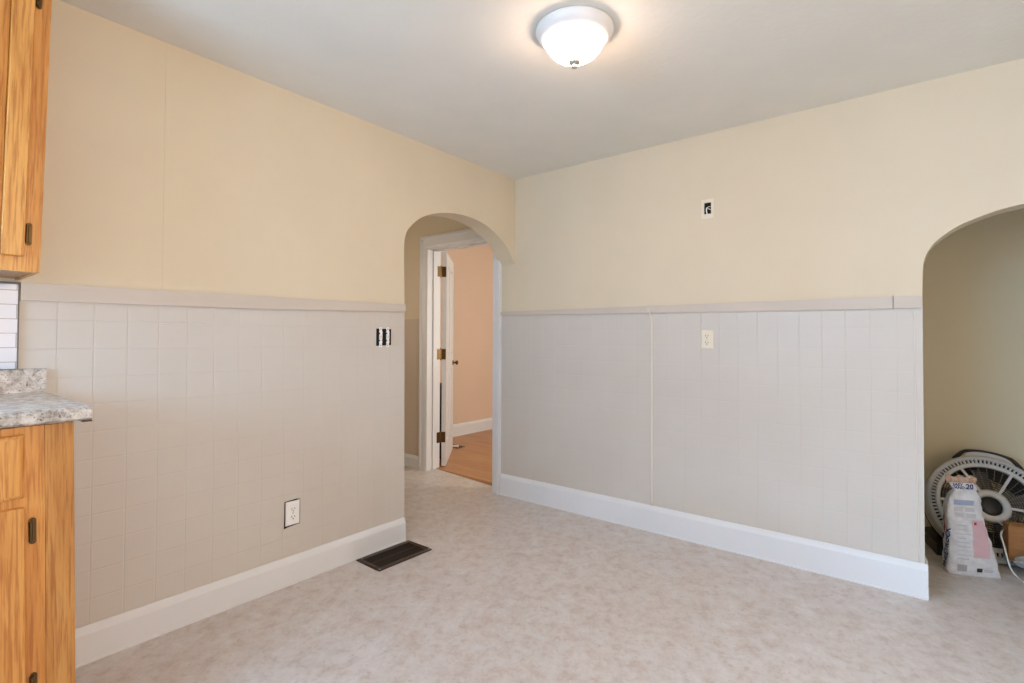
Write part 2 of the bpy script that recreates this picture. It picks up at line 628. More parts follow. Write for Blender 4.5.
# hall and far room shells
bm = bmesh.new()
box(bm, (-1.85, -1.95, -.1), (-1.75, -1.20, H))
box(bm, (-1.85, -0.70, -.1), (-1.75, 0.12, H))
box(bm, (-1.85, -1.20, -.1), (-1.75, -0.70, 1.2))
box(bm, (-1.85, -1.20, 2.0), (-1.75, -0.70, H))
box(bm, (-1.75, -2.05, -.1), (-TW, -1.95, H))
struct(obj('wall_hall', bm, M['cream']), 'cream walls enclosing the small hall behind the arch', 'wall')
bm = bmesh.new()
box(bm, (-2.0, 0.12, -.1), (-1.90, 3.75, H))
box(bm, (-1.90, 0.12, -.1), (-1.75, 0.22, H))
box(bm, (0.95, 0.13, -.1), (1.05, 1.0, H))
box(bm, (0.95, 2.1, -.1), (1.05, 3.75, H))
box(bm, (0.95, 1.0, -.1), (1.05, 2.1, 0.8))
box(bm, (0.95, 1.0, 2.1), (1.05, 2.1, H))
box(bm, (-1.90, 3.65, -.1), (0.95, 3.80, H))
struct(obj('wall_far_room', bm, M['pink']), 'warm pink beige wall of the room beyond the open door', 'wall')


# ------------------------------------------------------------------ trim
def sweep_profile(bm, prof, axis, a, b, base, sgn, zfun=None):
    """profile (d, z) run along an axis; d is measured off the wall"""
    A, B = [], []
    for d, z in prof:
        za = z + (zfun(a) if zfun else 0)
        zb = z + (zfun(b) if zfun else 0)
        if axis == 'y':
            A.append(bm.verts.new((base + sgn * d, a, za)))
            B.append(bm.verts.new((base + sgn * d, b, zb)))
        else:
            A.append(bm.verts.new((a, base + sgn * d, za)))
            B.append(bm.verts.new((b, base + sgn * d, zb)))
    n = len(prof)
    bm.faces.new(A)
    bm.faces.new(B[::-1])
    for i in range(n):
        bm.faces.new((A[i], B[i], B[(i + 1) % n], A[(i + 1) % n]))


def base_profile(h):
    return [(0.0, 0.0), (0.024, 0.0), (0.025, 0.006), (0.0215, 0.010), (0.021, h - 0.034), (0.0205, h - 0.026), (0.016, h - 0.014), (0.009, h - 0.003), (0.006, h), (0.0, h)]


bm = bmesh.new()
sweep_profile(bm, base_profile(0.134), 'y', -2.70, -1.076, 0.0, 1)
struct(obj('baseboard_left', bm, M['white']), 'tall white baseboard under the tile board, ending at the small arch', 'baseboard')
bm = bmesh.new()
sweep_profile(bm, base_profile(0.161), 'x', -0.128, 2.4685, 0.0, -1)
sweep_profile(bm, base_profile(0.161), 'y', -0.0, TB, 2.447, 1)
struct(obj('baseboard_back', bm, M['white']), 'tall white baseboard along the grooved board wall to the alcove arch', 'baseboard')
bm = bmesh.new()
sweep_profile(bm, base_profile(0.105), 'x', -1.75, -1.053, 0.0, -1, lambda x: 0.058 if x < -1.5 else 0.05)
struct(obj('baseboard_hall', bm, M['white']), 'white baseboard in the hall beside the door casing', 'baseboard')
bm = bmesh.new()
sweep_profile(bm, base_profile(0.145), 'y', 0.22, 3.65, -1.90, 1, lambda y: 0.05)
struct(obj('baseboard_far_room', bm, M['white']), 'white baseboard under the pink wall of the far room', 'baseboard')

# chair rails (flat painted boards)
bm = bmesh.new()
A = [(-2.786, 1.338, 1.400), (-1.9, 1.348, 1.410), (-1.080, 1.372, 1.416)]
for (y0, l0, h0), (y1, l1, h1) in zip(A, A[1:]):
    vs_ = box(bm, (0, y0, l0), (0.011, y1, h0))
    for v in vs_:
        if abs(v.co.y - y1) < 1e-6:
            v.co.z = h1 if abs(v.co.z - h0) < 1e-6 else l1
bmesh.ops.remove_doubles(bm, verts=bm.verts, dist=1e-5)
struct(obj('trim_1', bm, M['rail']), 'flat greige chair rail capping the tile board', 'chair rail')
bm = bmesh.new()
for x0, x1, l0, h0, l1, h1 in ((-0.135, 2.345, 1.392, 1.421, 1.364, 1.424), (2.349, 2.4585, 1.363, 1.423, 1.363, 1.420)):
    vs_ = box(bm, (x0, -0.012, 0), (x1, 0, 1))
    for v in vs_:
        a = abs(v.co.x - x0) < 1e-6
        hi_ = v.co.z > .5
        v.co.z = (h0 if hi_ else l0) if a else (h1 if hi_ else l1)
struct(obj('trim_2', bm, M['rail']), 'flat greige chair rail capping the grooved board', 'chair rail')
# taped seam in the plaster over the rail
bm = BX((0, -2.357, 1.408), (0.0016, -2.343, 2.437))
struct(obj('trim_3', bm, M['cream'], None, False, 0.0012), 'painted vertical seam strip in the cream plaster above the tile board', 'trim')
# painted-over bead beside the middle of the grooved board, bending into the rail
bm = bmesh.new()
tube(bm, smooth_curve([(1.088, -0.010, 1.405), (1.098, -0.009, 1.385), (1.106, -0.004, 1.345), (1.107, -0.002, 1.25), (1.107, -0.002, 0.6), (1.108, -0.002, 0.155)], 6), 0.006, 10)
struct(obj('trim_4', bm, M['bead'], None, True), 'thin painted bead running down the grooved board', 'trim')
bm = bmesh.new()
tube(bm, smooth_curve([(1.15, -0.003, 1.376), (1.75, -0.003, 1.368), (2.30, -0.003, 1.360), (2.405, -0.003, 1.356), (2.424, -0.002, 1.335), (2.427, -0.001, 1.25), (2.432, -0.001, 0.6), (2.436, -0.001, 0.158)], 6), 0.003, 8)
struct(obj('trim_5', bm, M['bead'], None, True), 'thin painted bead at the alcove end of the grooved board', 'trim')

# door casing and jamb in the hall
Z0L, Z0R = 0.044, 0.002


def casing(bm, x0, x1, inner_right, z0, z1):
    """flat board with a raised back band on its outer edge"""
    s = 1 if inner_right else -1
    ou, inn = (x0, x1) if inner_right else (x1, x0)
    prism(bm, [(ou, 0.0), (ou, -0.030), (ou + s * 0.020, -0.030), (ou + s * 0.024, -0.021), (inn - s * 0.012, -0.019), (inn, -0.013), (inn, 0.0)], 'z', z0, z1)


bm = bmesh.new()
casing(bm, DX0 - 0.074, DX0 + 0.004, True, Z0L, DZ + 0.08)
casing(bm, DX1 - 0.004, DX1 + 0.068, False, Z0R - .002, DZ + 0.08)
prism(bm, [(0.0, DZ + 0.098), (-0.030, DZ + 0.098), (-0.030, DZ + 0.078), (-0.021, DZ + 0.074), (-0.019, DZ + 0.008), (-0.013, DZ - 0.004), (0.0, DZ - 0.004)], 'x', DX0 - 0.074, DX1 + 0.068)
# jamb boards with their stop
JY0, JY1 = -0.013, 0.145
box(bm, (DX0 - .004, JY0, 0.03), (DX0 + .010, JY1, DZ))
box(bm, (DX1 - .010, JY0, -0.01), (DX1 + .004, JY1, DZ))
box(bm, (DX0, JY0, DZ - .014), (DX1, JY1, DZ + .004))
box(bm, (DX0 + .010, 0.052, 0.03), (DX0 + .022, 0.095, DZ - .014))
box(bm, (DX1 - .022, 0.052, 0.0), (DX1 - .010, 0.095, DZ - .014))
box(bm, (DX0 + .022, 0.052, DZ - .026), (DX1 - .022, 0.095, DZ - .014))
frame = struct(obj('trim_6', bm, M['white']), 'white casing and jamb around the doorway in the hall', 'door casing')

# ------------------------------------------------------------------ open panelled door
PIV = Vector((DX0 + 0.008, 0.154, 0.055))
OPEN = R(130)
door = bpy.data.objects.new('door_1', None)
door.location = PIV
door.rotation_euler = (0, 0, OPEN)
door.empty_display_size = 0.05
COL.objects.link(door)
struct(door, 'white panelled door standing open into the far room', 'door')
DW, DH, DT = 0.745, 1.945, 0.038
y0, y1 = -0.012 - DT, -0.012


def panel_door(W_, H_, ya, yb):
    """stiles and rails with recessed panels on both faces"""
    bm = bmesh.new()
    st = 0.105
    rails = [(0.0, 0.20), (0.86, 0.99), (H_ - 0.12, H_)]
    box(bm, (0.004, ya, 0), (st, yb, H_))
    box(bm, (W_ - st, ya, 0), (W_, yb, H_))
    for a, b_ in rails:
        box(bm, (st, ya, a), (W_ - st, yb, b_))
    mid = W_ / 2
    for (a, b_), (c_, d_) in zip(rails, rails[1:]):
        box(bm, (mid - .05, ya, b_), (mid + .05, yb, c_))
        for u0, u1 in ((st, mid - .05), (mid + .05, W_ - st)):
            box(bm, (u0, ya + .010, b_), (u1, yb - .010, c_))
            box(bm, (u0 + .03, ya + .004, b_ + .03), (u1 - .03, yb - .004, c_ - .03))
    return bm


obj('door_leaf', panel_door(DW, DH, y0, y1), M['white'], door)
for hz in (1.715, 0.965, 0.215):
    bm = bmesh.new()
    tube(bm, [(0, 0, hz), (0, 0, hz + 0.095)], 0.0075, 12)
    tube(bm, [(0, 0, hz - .008), (0, 0, hz)], [0.004, 0.0075], 10)
    tube(bm, [(0, 0, hz + .095), (0, 0, hz + .105)], [0.0075, 0.003], 10)
    box(bm, (0.0015, y0 + .004, hz), (0.0046, 0, hz + .095))
    Mi = Matrix.Rotation(-OPEN, 4, 'Z')
    vs_ = box(bm, (0.001, -0.045, hz), (0.0042, 0, hz + .095), 0, Mi)
    hg = obj('hinge', bm, M['brass'], door)
    bm = bmesh.new()
    for zz in (hz + .02, hz + .047, hz + .075):
        for yy in (-.022, -.036):
            box(bm, (0.0002, yy - .004, zz - .004), (0.0018, yy + .004, zz + .004))
            box(bm, (0.0036, yy - .004, zz - .004), (0.0054, yy + .004, zz + .004), 0, Mi)
    obj('screw', bm, M['dbrass'], hg)
for sgn, yy in ((-1, y0), (1, y1)):
    Mk = Matrix.Translation((DW - 0.062, yy, 0.905)) @ Matrix.Rotation(R(90) if sgn < 0 else R(-90), 4, 'X')
    bm = bmesh.new()
    lathe(bm, [(0.0, 0.0), (0.028, 0.0), (0.028, 0.004), (0.018, 0.009), (0.009, 0.012), (0.009, 0.026), (0.018, 0.033), (0.023, 0.043), (0.021, 0.053), (0.010, 0.058), (0.0, 0.059)], 24, Mk)
    obj('door_knob', bm, M['brass'], door, True)
bm = bmesh.new()
tube(bm, [(DW - .03, y0, 0.035), (DW - .03, y0 - .05, 0.035)], 0.009, 10)
tube(bm, [(DW - .03, y0 - .05, 0.035), (DW - .03, y0 - .065, 0.035)], 0.013, 10)
obj('door_stop', bm, M['rubber'], door)

# dark flat slatted plate on the far room's floor, by the door's free edge
fr = thing('floor_grille', 'small dark slatted plate on the plank floor beyond the white door', 'vent', (-1.495, 0.865, 0.05))
bm = bmesh.new()
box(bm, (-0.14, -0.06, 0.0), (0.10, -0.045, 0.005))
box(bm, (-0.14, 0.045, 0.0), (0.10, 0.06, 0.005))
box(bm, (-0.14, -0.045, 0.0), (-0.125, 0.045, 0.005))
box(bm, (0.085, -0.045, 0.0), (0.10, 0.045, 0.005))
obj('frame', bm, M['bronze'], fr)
bm = bmesh.new()
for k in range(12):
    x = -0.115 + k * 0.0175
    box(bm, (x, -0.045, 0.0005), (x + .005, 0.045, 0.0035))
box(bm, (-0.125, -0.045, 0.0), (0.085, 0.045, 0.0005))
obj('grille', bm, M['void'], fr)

# dark rod behind the door, seen through the hinge gap
rod = thing('pole', 'thin black pole with a brass tip seen through the door hinge gap', 'pole', (-1.215, 0.376, 0.051))
bm = bmesh.new()
tube(bm, [(0, 0, 0), (0, 0, 0.70)], 0.019, 12)
obj('shaft', bm, M['black'], rod, True)
bm = bmesh.new()
tube(bm, [(0, 0, 0.70), (0, 0, 0.705), (0, 0, 0.725), (0, 0, 0.73)], [0.014, 0.020, 0.020, 0.010], 12)
obj('tip', bm, M['brass'], rod, True)

# ------------------------------------------------------------------ kitchen units along the left wall
# upper cabinet: two doors, only the end of the first is in view
UX, UY1, UY0, UZ0, UZ1 = 0.33, -2.783, -3.74, 1.408, 2.36


def raised_door(ya, yb, za, zb, x, th=0.019):
    """framed door with a raised centre panel, its face towards +x"""
    bm = bmesh.new()
    st = 0.052
    box(bm, (x, ya, za), (x + th, ya + st, zb))
    box(bm, (x, yb - st, za), (x + th, yb, zb))
    box(bm, (x, ya + st, za), (x + th, yb - st, za + st))
    box(bm, (x, ya + st, zb - st), (x + th, yb - st, zb))
    box(bm, (x, ya + st, za + st), (x + th - .011, yb - st, zb - st))
    i0, i1 = 0.006, 0.034
    o = [(ya + st + i0, za + st + i0), (yb - st - i0, za + st + i0), (yb - st - i0, zb - st - i0), (ya + st + i0, zb - st - i0)]
    q = [(ya + st + i1, za + st + i1), (yb - st - i1, za + st + i1), (yb - st - i1, zb - st - i1), (ya + st + i1, zb - st - i1)]
    A = [bm.verts.new((x + th - .0105, a, b_)) for a, b_ in o]
    B = [bm.verts.new((x + th - .001, a, b_)) for a, b_ in q]
    for i in range(4):
        bm.faces.new((A[i], A[(i + 1) % 4], B[(i + 1) % 4], B[i]))
    bm.faces.new(B)
    return bm


def cab_hinge(parent, x, y, z, L=0.055):
    """oval-ended surface hinge leaf with its barrel"""
    bm = bmesh.new()
    pts = []
    for k in range(9):
        a = PI * k / 8
        pts.append((y + .0075 * math.cos(a), z + L / 2 + .0075 * math.sin(a)))
    for k in range(9):
        a = PI + PI * k / 8
        pts.append((y + .0075 * math.cos(a), z - L / 2 + .0075 * math.sin(a)))
    prism(bm, pts, 'x', x, x + .003)
    tube(bm, [(x + .005, y - .004, z - L / 2), (x + .005, y - .004, z + L / 2)], 0.0045, 10)
    for zz in (z - L / 2, z + L / 2):
        lathe(bm, [(0, 0.0035), (0.003, 0.003), (0.0038, 0.0)], 10, Matrix.Translation((x + .003, y + .002, zz)) @ Matrix.Rotation(R(90), 4, 'Y'))
    return obj('hinge', bm, M['dbrass'], parent)


uc = thing('wall_cabinet', 'honey oak upper cabinet mounted over the tiled splash', 'cabinet', (0, 0, 0))
bm = bmesh.new()
box(bm, (0.0, UY0, UZ0 + .012), (UX - .019, UY0 + .012, UZ1))
box(bm, (0.0, UY1 - .012, UZ0), (UX - .019, UY1, UZ1))
box(bm, (0.0, UY0 + .012, UZ0 + .004), (UX - .019, UY1 - .012, UZ0 + .034))
box(bm, (0.0, UY0 + .012, UZ1 - .012), (UX - .019, UY1 - .012, UZ1))
box(bm, (0.0, UY0 + .012, UZ0 + .034), (0.006, UY1 - .012, UZ1 - .012))
obj('body', bm, M['oak_f'], uc)
bm = bmesh.new()
fx0, fx1 = UX - .019, UX
box(bm, (fx0, UY1 - .045, UZ0), (fx1, UY1, UZ1))
box(bm, (fx0, UY0, UZ0), (fx1, UY0 + .045, UZ1))
for za, zb in ((UZ0, UZ0 + .05), (UZ1 - .05, UZ1)):
    box(bm, (fx0, UY0 + .045, za), (fx1, UY1 - .045, zb))
obj('face_frame', bm, M['oak'], uc)
for ya, yb, hy in ((-3.255, -2.822, -2.8125), (-3.705, -3.265, None)):
    d = obj('door', raised_door(ya, yb, 1.452, 2.335, UX), M['oak'], uc, False, 0.004)
    if hy:
        cab_hinge(d, UX, hy, 1.523)
        cab_hinge(d, UX, hy, 2.258)

# base cabinet
BXF, BY1, BY0, BZ1 = 0.600, -2.747, -4.35, 0.975
bc = thing('base_cabinet', 'honey oak base cabinet with drawer, under the speckled countertop', 'cabinet', (0, 0, 0))
bm = bmesh.new()
box(bm, (0.03, BY0, 0.0), (BXF - .019, BY0 + .016, BZ1))
box(bm, (0.03, BY1 - .016, 0.0), (BXF - .019, BY1, BZ1))
box(bm, (0.03, BY0 + .016, 0.095), (BXF - .019, BY1 - .016, 0.11))
box(bm, (0.03, BY0 + .016, 0.11), (0.036, BY1 - .016, BZ1))
box(bm, (0.50, BY0 + .016, 0.0), (0.515, BY1 - .016, 0.095))
obj('body', bm, M['oak_f'], bc)
bm = bmesh.new()
box(bm, (BXF - .019, BY1 - .062, 0.0), (BXF, BY1, BZ1))
obj('filler_strip', bm, M['oak_f'], bc, False, 0.0015)
bm = bmesh.new()
g0, g1 = BXF - .019, BXF
box(bm, (g0, -2.865, 0.10), (g1, BY1 - .0625, BZ1))
box(bm, (g0, BY0, 0.10), (g1, BY0 + .045, BZ1))
box(bm, (g0, -3.57, 0.10), (g1, -3.53, BZ1))
for za, zb in ((0.10, 0.135), (0.745, 0.80), (BZ1 - .03, BZ1)):
    box(bm, (g0, BY0 + .045, za), (g1, -3.57, zb))
    box(bm, (g0, -3.53, za), (g1, -2.865, zb))
obj('face_frame', bm, M['oak'], bc)


def drawer_front(ya, yb, za, zb, x, th=0.019):
    bm = bmesh.new()
    c_ = 0.012
    A = [bm.verts.new((x, a, b_)) for a, b_ in ((ya, za), (yb, za), (yb, zb), (ya, zb))]
    B = [bm.verts.new((x + th * .55, a, b_)) for a, b_ in ((ya, za), (yb, za), (yb, zb), (ya, zb))]
    C = [bm.verts.new((x + th, a, b_)) for a, b_ in ((ya + c_, za + c_), (yb - c_, za + c_), (yb - c_, zb - c_), (ya + c_, zb - c_))]
    bm.faces.new(A[::-1])
    bm.faces.new(C)
    for i in range(4):
        j = (i + 1) % 4
        bm.faces.new((A[i], A[j], B[j], B[i]))
        bm.faces.new((B[i], B[j], C[j], C[i]))
    return bm


for ya, yb, hy in ((-3.54, -2.851, -2.8345), (-4.335, -3.56, None)):
    obj('drawer', drawer_front(ya, yb, 0.790, 0.956, BXF), M['oak_h'], bc, False, 0.002)
    d = obj('door', raised_door(ya, yb, 0.115, 0.766, BXF), M['oak'], bc, False, 0.004)
    if hy:
        cab_hinge(d, BXF, hy, 0.697)
        cab_hinge(d, BXF, hy, 0.286)

# both units tilted slightly so their edges follow the lens's bowed verticals
bc.location = (0, -2.747 - 0.010, 0)
bc.rotation_euler = (R(1.15), 0, 0)
for ch in bc.children:
    ch.matrix_parent_inverse = Matrix.Translation((0, 2.747, 0)) @ Matrix.Translation((0, 0.022, 0))
uc.location = (0, -2.789, 1.408)
uc.rotation_euler = (R(-1.0), 0, 0)
for ch in uc.children:
    ch.matrix_parent_inverse = Matrix.Translation((0, 2.783, -1.408))

# countertop with rolled front edge, and its low upstand along the wall
ct = thing('countertop', 'speckled grey granite look countertop on the oak base cabinet', 'countertop', (0, 0, 0))
bm = bmesh.new()
prof = [(0.0, 0.979), (0.630, 0.979), (0.640, 0.986), (0.641, 1.006), (0.636, 1.015), (0.624, 1.018), (0.0, 1.018)]
prism(bm, prof, 'y', -4.36, -2.723)
obj('worktop', bm, M['granite'], ct)
bm = bmesh.new()
prism(bm, [(0.0, 1.018), (0.021, 1.018), (0.021, 1.092), (0.016, 1.098), (0.0, 1.100)], 'y', -4.36, -2.716)
obj('upstand', bm, M['granite'], ct)
bm = BX((0.50, -2.745, 0.976), (0.640, -2.7225, 0.979))
obj('end_cap', bm, M['bronze'], ct)

# tiled splash
sb = thing('tile_backsplash', 'white glazed tile splash between oak upper cabinet and countertop', 'backsplash', (0, 0, 0))
bm = BX((0.0, YW + .002, 1.101), (0.009, -2.7925, 1.392))
obj('tiles', bm, M['subway'], sb)
bm = bmesh.new()
box(bm, (0.0, -2.7925, 1.101), (0.011, -2.7885, 1.400))
box(bm, (0.0, YW + .002, 1.392), (0.011, -2.7925, 1.400))
obj('edge_trim', bm, M['slot_grey'], sb)

# ------------------------------------------------------------------ ceiling light
LC = (1.388, -1.388)
cl = thing('ceiling_light', 'lit frosted glass dome ceiling light with a white metal pan', 'ceiling light', (LC[0], LC[1], H))
bm = bmesh.new()
lathe(bm, [(0.0, 0.0), (0.146, 0.0), (0.152, -0.006), (0.154, -0.012), (0.150, -0.016), (0.150, -0.020), (0.144, -0.034), (0.132, -0.045), (0.124, -0.050), (0.116, -0.050), (0.116, -0.040), (0.0, -0.040)], 72)
obj('pan', bm, M['lamp_pan'], cl, True)
bm = bmesh.new()
lathe(bm, [(0.115, -0.044), (0.116, -0.052), (0.113, -0.064), (0.105, -0.080), (0.090, -0.098), (0.070, -0.113), (0.044, -0.123), (0.018, -0.128), (0.0, -0.129)], 72)
obj('glass_dome', bm, M['lit_glass'], cl, True)
bm = bmesh.new()
lathe(bm, [(0.0, -0.126), (0.021, -0.126), (0.024, -0.130), (0.022, -0.138), (0.012, -0.142), (0.009, -0.145), (0.012, -0.150), (0.010, -0.157), (0.0, -0.160)], 24)
obj('finial', bm, M['steel'], cl, True)


# ------------------------------------------------------------------ electrical plates
def frame_mat(origin, right, upv, out):
    m_ = Matrix.Identity(4)
    for i, v in enumerate((right, upv, out)):
        for j in range(3):
            m_[j][i] = v[j]
    return Matrix.Translation(origin) @ m_


ML = lambda y, z: frame_mat((0, y, z), (0, 1, 0), (0, 0, 1), (1, 0, 0))      # on the left wall, local x to the right
MB_ = lambda x, z: frame_mat((x, 0, z), (1, 0, 0), (0, 0, 1), (0, -1, 0))    # on the back wall


def plate(W_, H_, d, holes=()):
    """cover plate with a sloped rim"""
    bm = bmesh.new()
    A = [(-W_ / 2, -H_ / 2), (W_ / 2, -H_ / 2), (W_ / 2, H_ / 2), (-W_ / 2, H_ / 2)]
    c_ = 0.006
    B = [(a + (c_ if a < 0 else -c_), b_ + (c_ if b_ < 0 else -c_)) for a, b_ in A]
    v0 = [bm.verts.new((a, b_, 0)) for a, b_ in A]
    v1 = [bm.verts.new((a, b_, d * .5)) for a, b_ in A]
    v2 = [bm.verts.new((a, b_, d)) for a, b_ in B]
    bm.faces.new(v0[::-1])
    bm.faces.new(v2)
    for i in range(4):
        j = (i + 1) % 4
        bm.faces.new((v0[i], v0[j], v1[j], v1[i]))
        bm.faces.new((v1[i], v1[j], v2[j], v2[i]))
    return bm


def rounded_face(bm, cx, cy, w_, h_, z0, z1, n=20):
    """receptacle face: a circle cut flat above and below"""
    pts = []
    for k in range(n):
        a = 2 * PI * k / n
        pts.append((cx + w_ / 2 * math.cos(a), cy + max(-h_ / 2, min(h_ / 2, w_ / 2 * math.sin(a)))))
    prism(bm, pts, 'z', z0, z1)


def place_parent(name, label, cat, mw, group=None):
    o = thing(name, label, cat)
    o.matrix_world = mw
    return o


def duplex(label, mw, mat, slotmat, gap=False, W_=0.072, H_=0.116):
    o = place_parent('wall_outlet', label, 'outlet', mw)
    if gap:
        # ragged cut-out of the tile board around a slightly smaller plate
        bm = bmesh.new()
        pts = [(-.0425, -.071), (-.020, -.066), (.041, -.062), (.0415, .0), (.0405, .060), (.020, .064), (.0385, .0655), (-.012, .063), (-.0405, .061), (-.041, -.02)]
        prism(bm, pts, 'z', 0.0002, 0.0012)
        obj('cutout', bm, M['slot'], o)
    b0 = 0.002 if gap else 0.0
    bm = plate(W_, H_, 0.006)
    if gap:
        for v in bm.verts:
            v.co.z += b0
    p_ = obj('cover_plate', bm, mat, o)
    for s in (-1, 1):
        bm = bmesh.new()
        rounded_face(bm, 0, s * 0.0195, 0.034, 0.028, b0 + .006, b0 + .0085)
        rc = obj('receptacle', bm, mat, o)
        bm = bmesh.new()
        z0, z1 = b0 + .0083, b0 + .0092
        box(bm, (-0.0085, s * .0195 - .002, z0), (-0.0060, s * .0195 + .008, z1))
        box(bm, (0.0060, s * .0195 - .001, z0), (0.0085, s * .0195 + .007, z1))
        prism(bm, [(.003 * math.cos(2 * PI * k / 10), s * .0195 - .008 + .003 * math.sin(2 * PI * k / 10)) for k in range(10)], 'z', z0, z1)
        obj('slot', bm, slotmat, rc)
    bm = bmesh.new()
    lathe(bm, [(0.0032, b0 + .006), (0.0028, b0 + .0074), (0, b0 + .0078)], 12)
    obj('screw', bm, M['steel'], o)
    return o


duplex('white duplex outlet low on the tile board wall, dark gap around its plate', ML(-1.781, 0.344), M['plastic'], M['slot_grey'], True)
duplex('cream duplex outlet high on the grooved board under the chair rail', MB_(1.455, 1.210), M['almond'], M['slot'])

# two bare switches in an open double box
sw = place_parent('switch_box', 'uncovered double switch box beside the small arch with dark open gaps', 'switch', ML(-1.2335, 1.2165))
bm = bmesh.new()
prism(bm, [(-.052, -.050), (.053, -.046), (.053, .048), (-.052, .050)], 'z', 0.0003, 0.0015)
obj('opening', bm, M['void'], sw)
for k, cx in enumerate((-0.0235, 0.0265)):
    bm = bmesh.new()
    wv = 0.0095
    box(bm, (cx - wv, -.036, 0.0015), (cx + wv, .036, 0.007))
    prism(bm, [(cx - .007, .036), (cx + .007, .036), (cx + .011, .050), (cx + .006, .058), (cx - .006, .058), (cx - .011, .050)], 'z', 0.002, 0.0045)
    prism(bm, [(cx - .007, -.036), (cx - .011, -.050), (cx - .006, -.058), (cx + .006, -.058), (cx + .011, -.050), (cx + .007, -.036)], 'z', 0.002, 0.0045)
    s_ = obj('switch', bm, M['plastic'], sw)
    bm = bmesh.new()
    prism(bm, [(0.007, -.006), (0.017, .006), (0.017, .011), (0.007, .006)], 'x', cx - .004, cx + .004)
    for v in bm.verts:
        v.co = Vector((v.co.x, v.co.z, v.co.y))
    obj('toggle', bm, M['almond'], s_)
    bm = bmesh.new()
    for yy in (-.047, .047):
        lathe(bm, [(0.0035, .0045), (0.003, .006), (0, .0063)], 10, Matrix.Translation((cx, yy, 0)))
        obj('screw', bm, M['dbrass'], s_)
        bm = bmesh.new()
    for yy, xx in ((.022, cx - wv), (-.020, cx - wv), (.01, cx + wv), (-.016, cx + wv)):
        lathe(bm, [(0.0045, .004), (0.004, .0075), (0, .008)], 10, Matrix.Translation((xx, yy, 0)))
        obj('screw', bm, M['dbrass'], s_)
        bm = bmesh.new()
    bm.free()

# upper cream plate with a dark opening and loose wires
wp = place_parent('wall_plate', 'cream wall plate with dark opening and loose wires, above the chair rail', 'wall plate', MB_(1.462, 1.986))
bm = bmesh.new()
WW, HH, hw, hh, oy = 0.072, 0.116, 0.0205, 0.034, 0.004
for lo, hi in (((-WW / 2, -HH / 2), (-hw, HH / 2)), ((hw, -HH / 2), (WW / 2, HH / 2)), ((-hw, -HH / 2), (hw, oy - hh)), ((-hw, oy + hh), (hw, HH / 2))):
    box(bm, (lo[0], lo[1], 0), (hi[0], hi[1], 0.007))
bmesh.ops.remove_doubles(bm, verts=bm.verts, dist=1e-6)
obj('cover_plate', bm, M['almond'], wp)
bm = bmesh.new()
box(bm, (-hw, oy - hh, 0.0002), (hw, oy + hh, 0.001))
obj('opening', bm, M['void'], wp)
bm = bmesh.new()
tube(bm, smooth_curve([(-.003, oy - hh, .004), (-.006, -.012, .008), (-.004, .004, .010), (.002, .008, .007)], 6), 0.0032, 8)
obj('wire', bm, M['plastic'], wp, True)
bm = bmesh.new()
tube(bm, smooth_curve([(.018, .012, .003), (.006, .012, .008), (.002, .004, .009), (.010, -.002, .006), (.019, -.006, .003)], 6), 0.0026, 8)
obj('wire', bm, M['steel'], wp, True)

# ------------------------------------------------------------------ brown floor register by the small arch
rg = thing('floor_grille', 'dark brown metal register in the vinyl floor against the white baseboard', 'vent', (0.140, -1.252, 0))
rg.rotation_euler = (0, 0, R(-1.0))
RW, RL = 0.208, 0.362
bm = bmesh.new()
fw_ = 0.026
for lo, hi in (((-RW / 2, -RL / 2), (-RW / 2 + fw_, RL / 2)), ((RW / 2 - fw_, -RL / 2), (RW / 2, RL / 2)),
               ((-RW / 2 + fw_, -RL / 2), (RW / 2 - fw_, -RL / 2 + fw_)), ((-RW / 2 + fw_, RL / 2 - fw_), (RW / 2 - fw_, RL / 2))):
    box(bm, (lo[0], lo[1], 0.0), (hi[0], hi[1], 0.006))
bmesh.ops.remove_doubles(bm, verts=bm.verts, dist=1e-6)
obj('frame', bm, M['bronze'], rg, False, 0.002)
obj('duct', BX((-RW / 2 + fw_, -RL / 2 + fw_, 0.0005), (RW / 2 - fw_, RL / 2 - fw_, 0.001)), M['void'], rg)
bm = bmesh.new()
ya, yb = -RL / 2 + fw_, RL / 2 - fw_
nn = 24
for k in range(nn + 1):
    y = ya + (yb - ya) * k / nn
    box(bm, (-RW / 2 + fw_, y - .0016, 0.001), (RW / 2 - fw_, y + .0016, 0.0052))
box(bm, (-.003, ya, 0.001), (.003, yb, 0.0055))
obj('louvres', bm, M['bronze'], rg)
bm = bmesh.new()
for x, y in ((RW / 2 - .012, -RL / 2 + .012), (-RW / 2 + .012, RL / 2 - .03), (-RW / 2 + .012, -RL / 2 + .03), (RW / 2 - .012, RL / 2 - .012)):
    lathe(bm, [(0.004, .006), (0.0035, .0072), (0, .0076)], 10, Matrix.Translation((x, y, 0)))
    obj('screw', bm, M['steel'], rg)
    bm = bmesh.new()
bm.free()

# ------------------------------------------------------------------ round floor fan leaning back in the alcove
FC = Vector((2.745, 0.833, 0.278))
TILT, FYAW = R(27.3), R(14.7)
fx = Vector((math.cos(FYAW), math.sin(FYAW), 0))
fn = Vector((-math.sin(FYAW), math.cos(FYAW), 0))           # horizontal, away from the viewer
fy = Vector((0, 0, 1)) * math.cos(TILT) + fn * math.sin(TILT)
fz = fx.cross(fy)                                            # out of the front of the fan
fan = thing('floor_fan', 'large round grey floor fan with a black handle leaning back in the alcove', 'fan', (FC.x, FC.y, 0))
FM = Matrix(((fx.x, fy.x, fz.x, 0), (fx.y, fy.y, fz.y, 0), (fx.z, fy.z, fz.z, FC.z), (0, 0, 0, 1)))


def at_depth(d):
    return FM @ Matrix.Translation((0, 0, d))


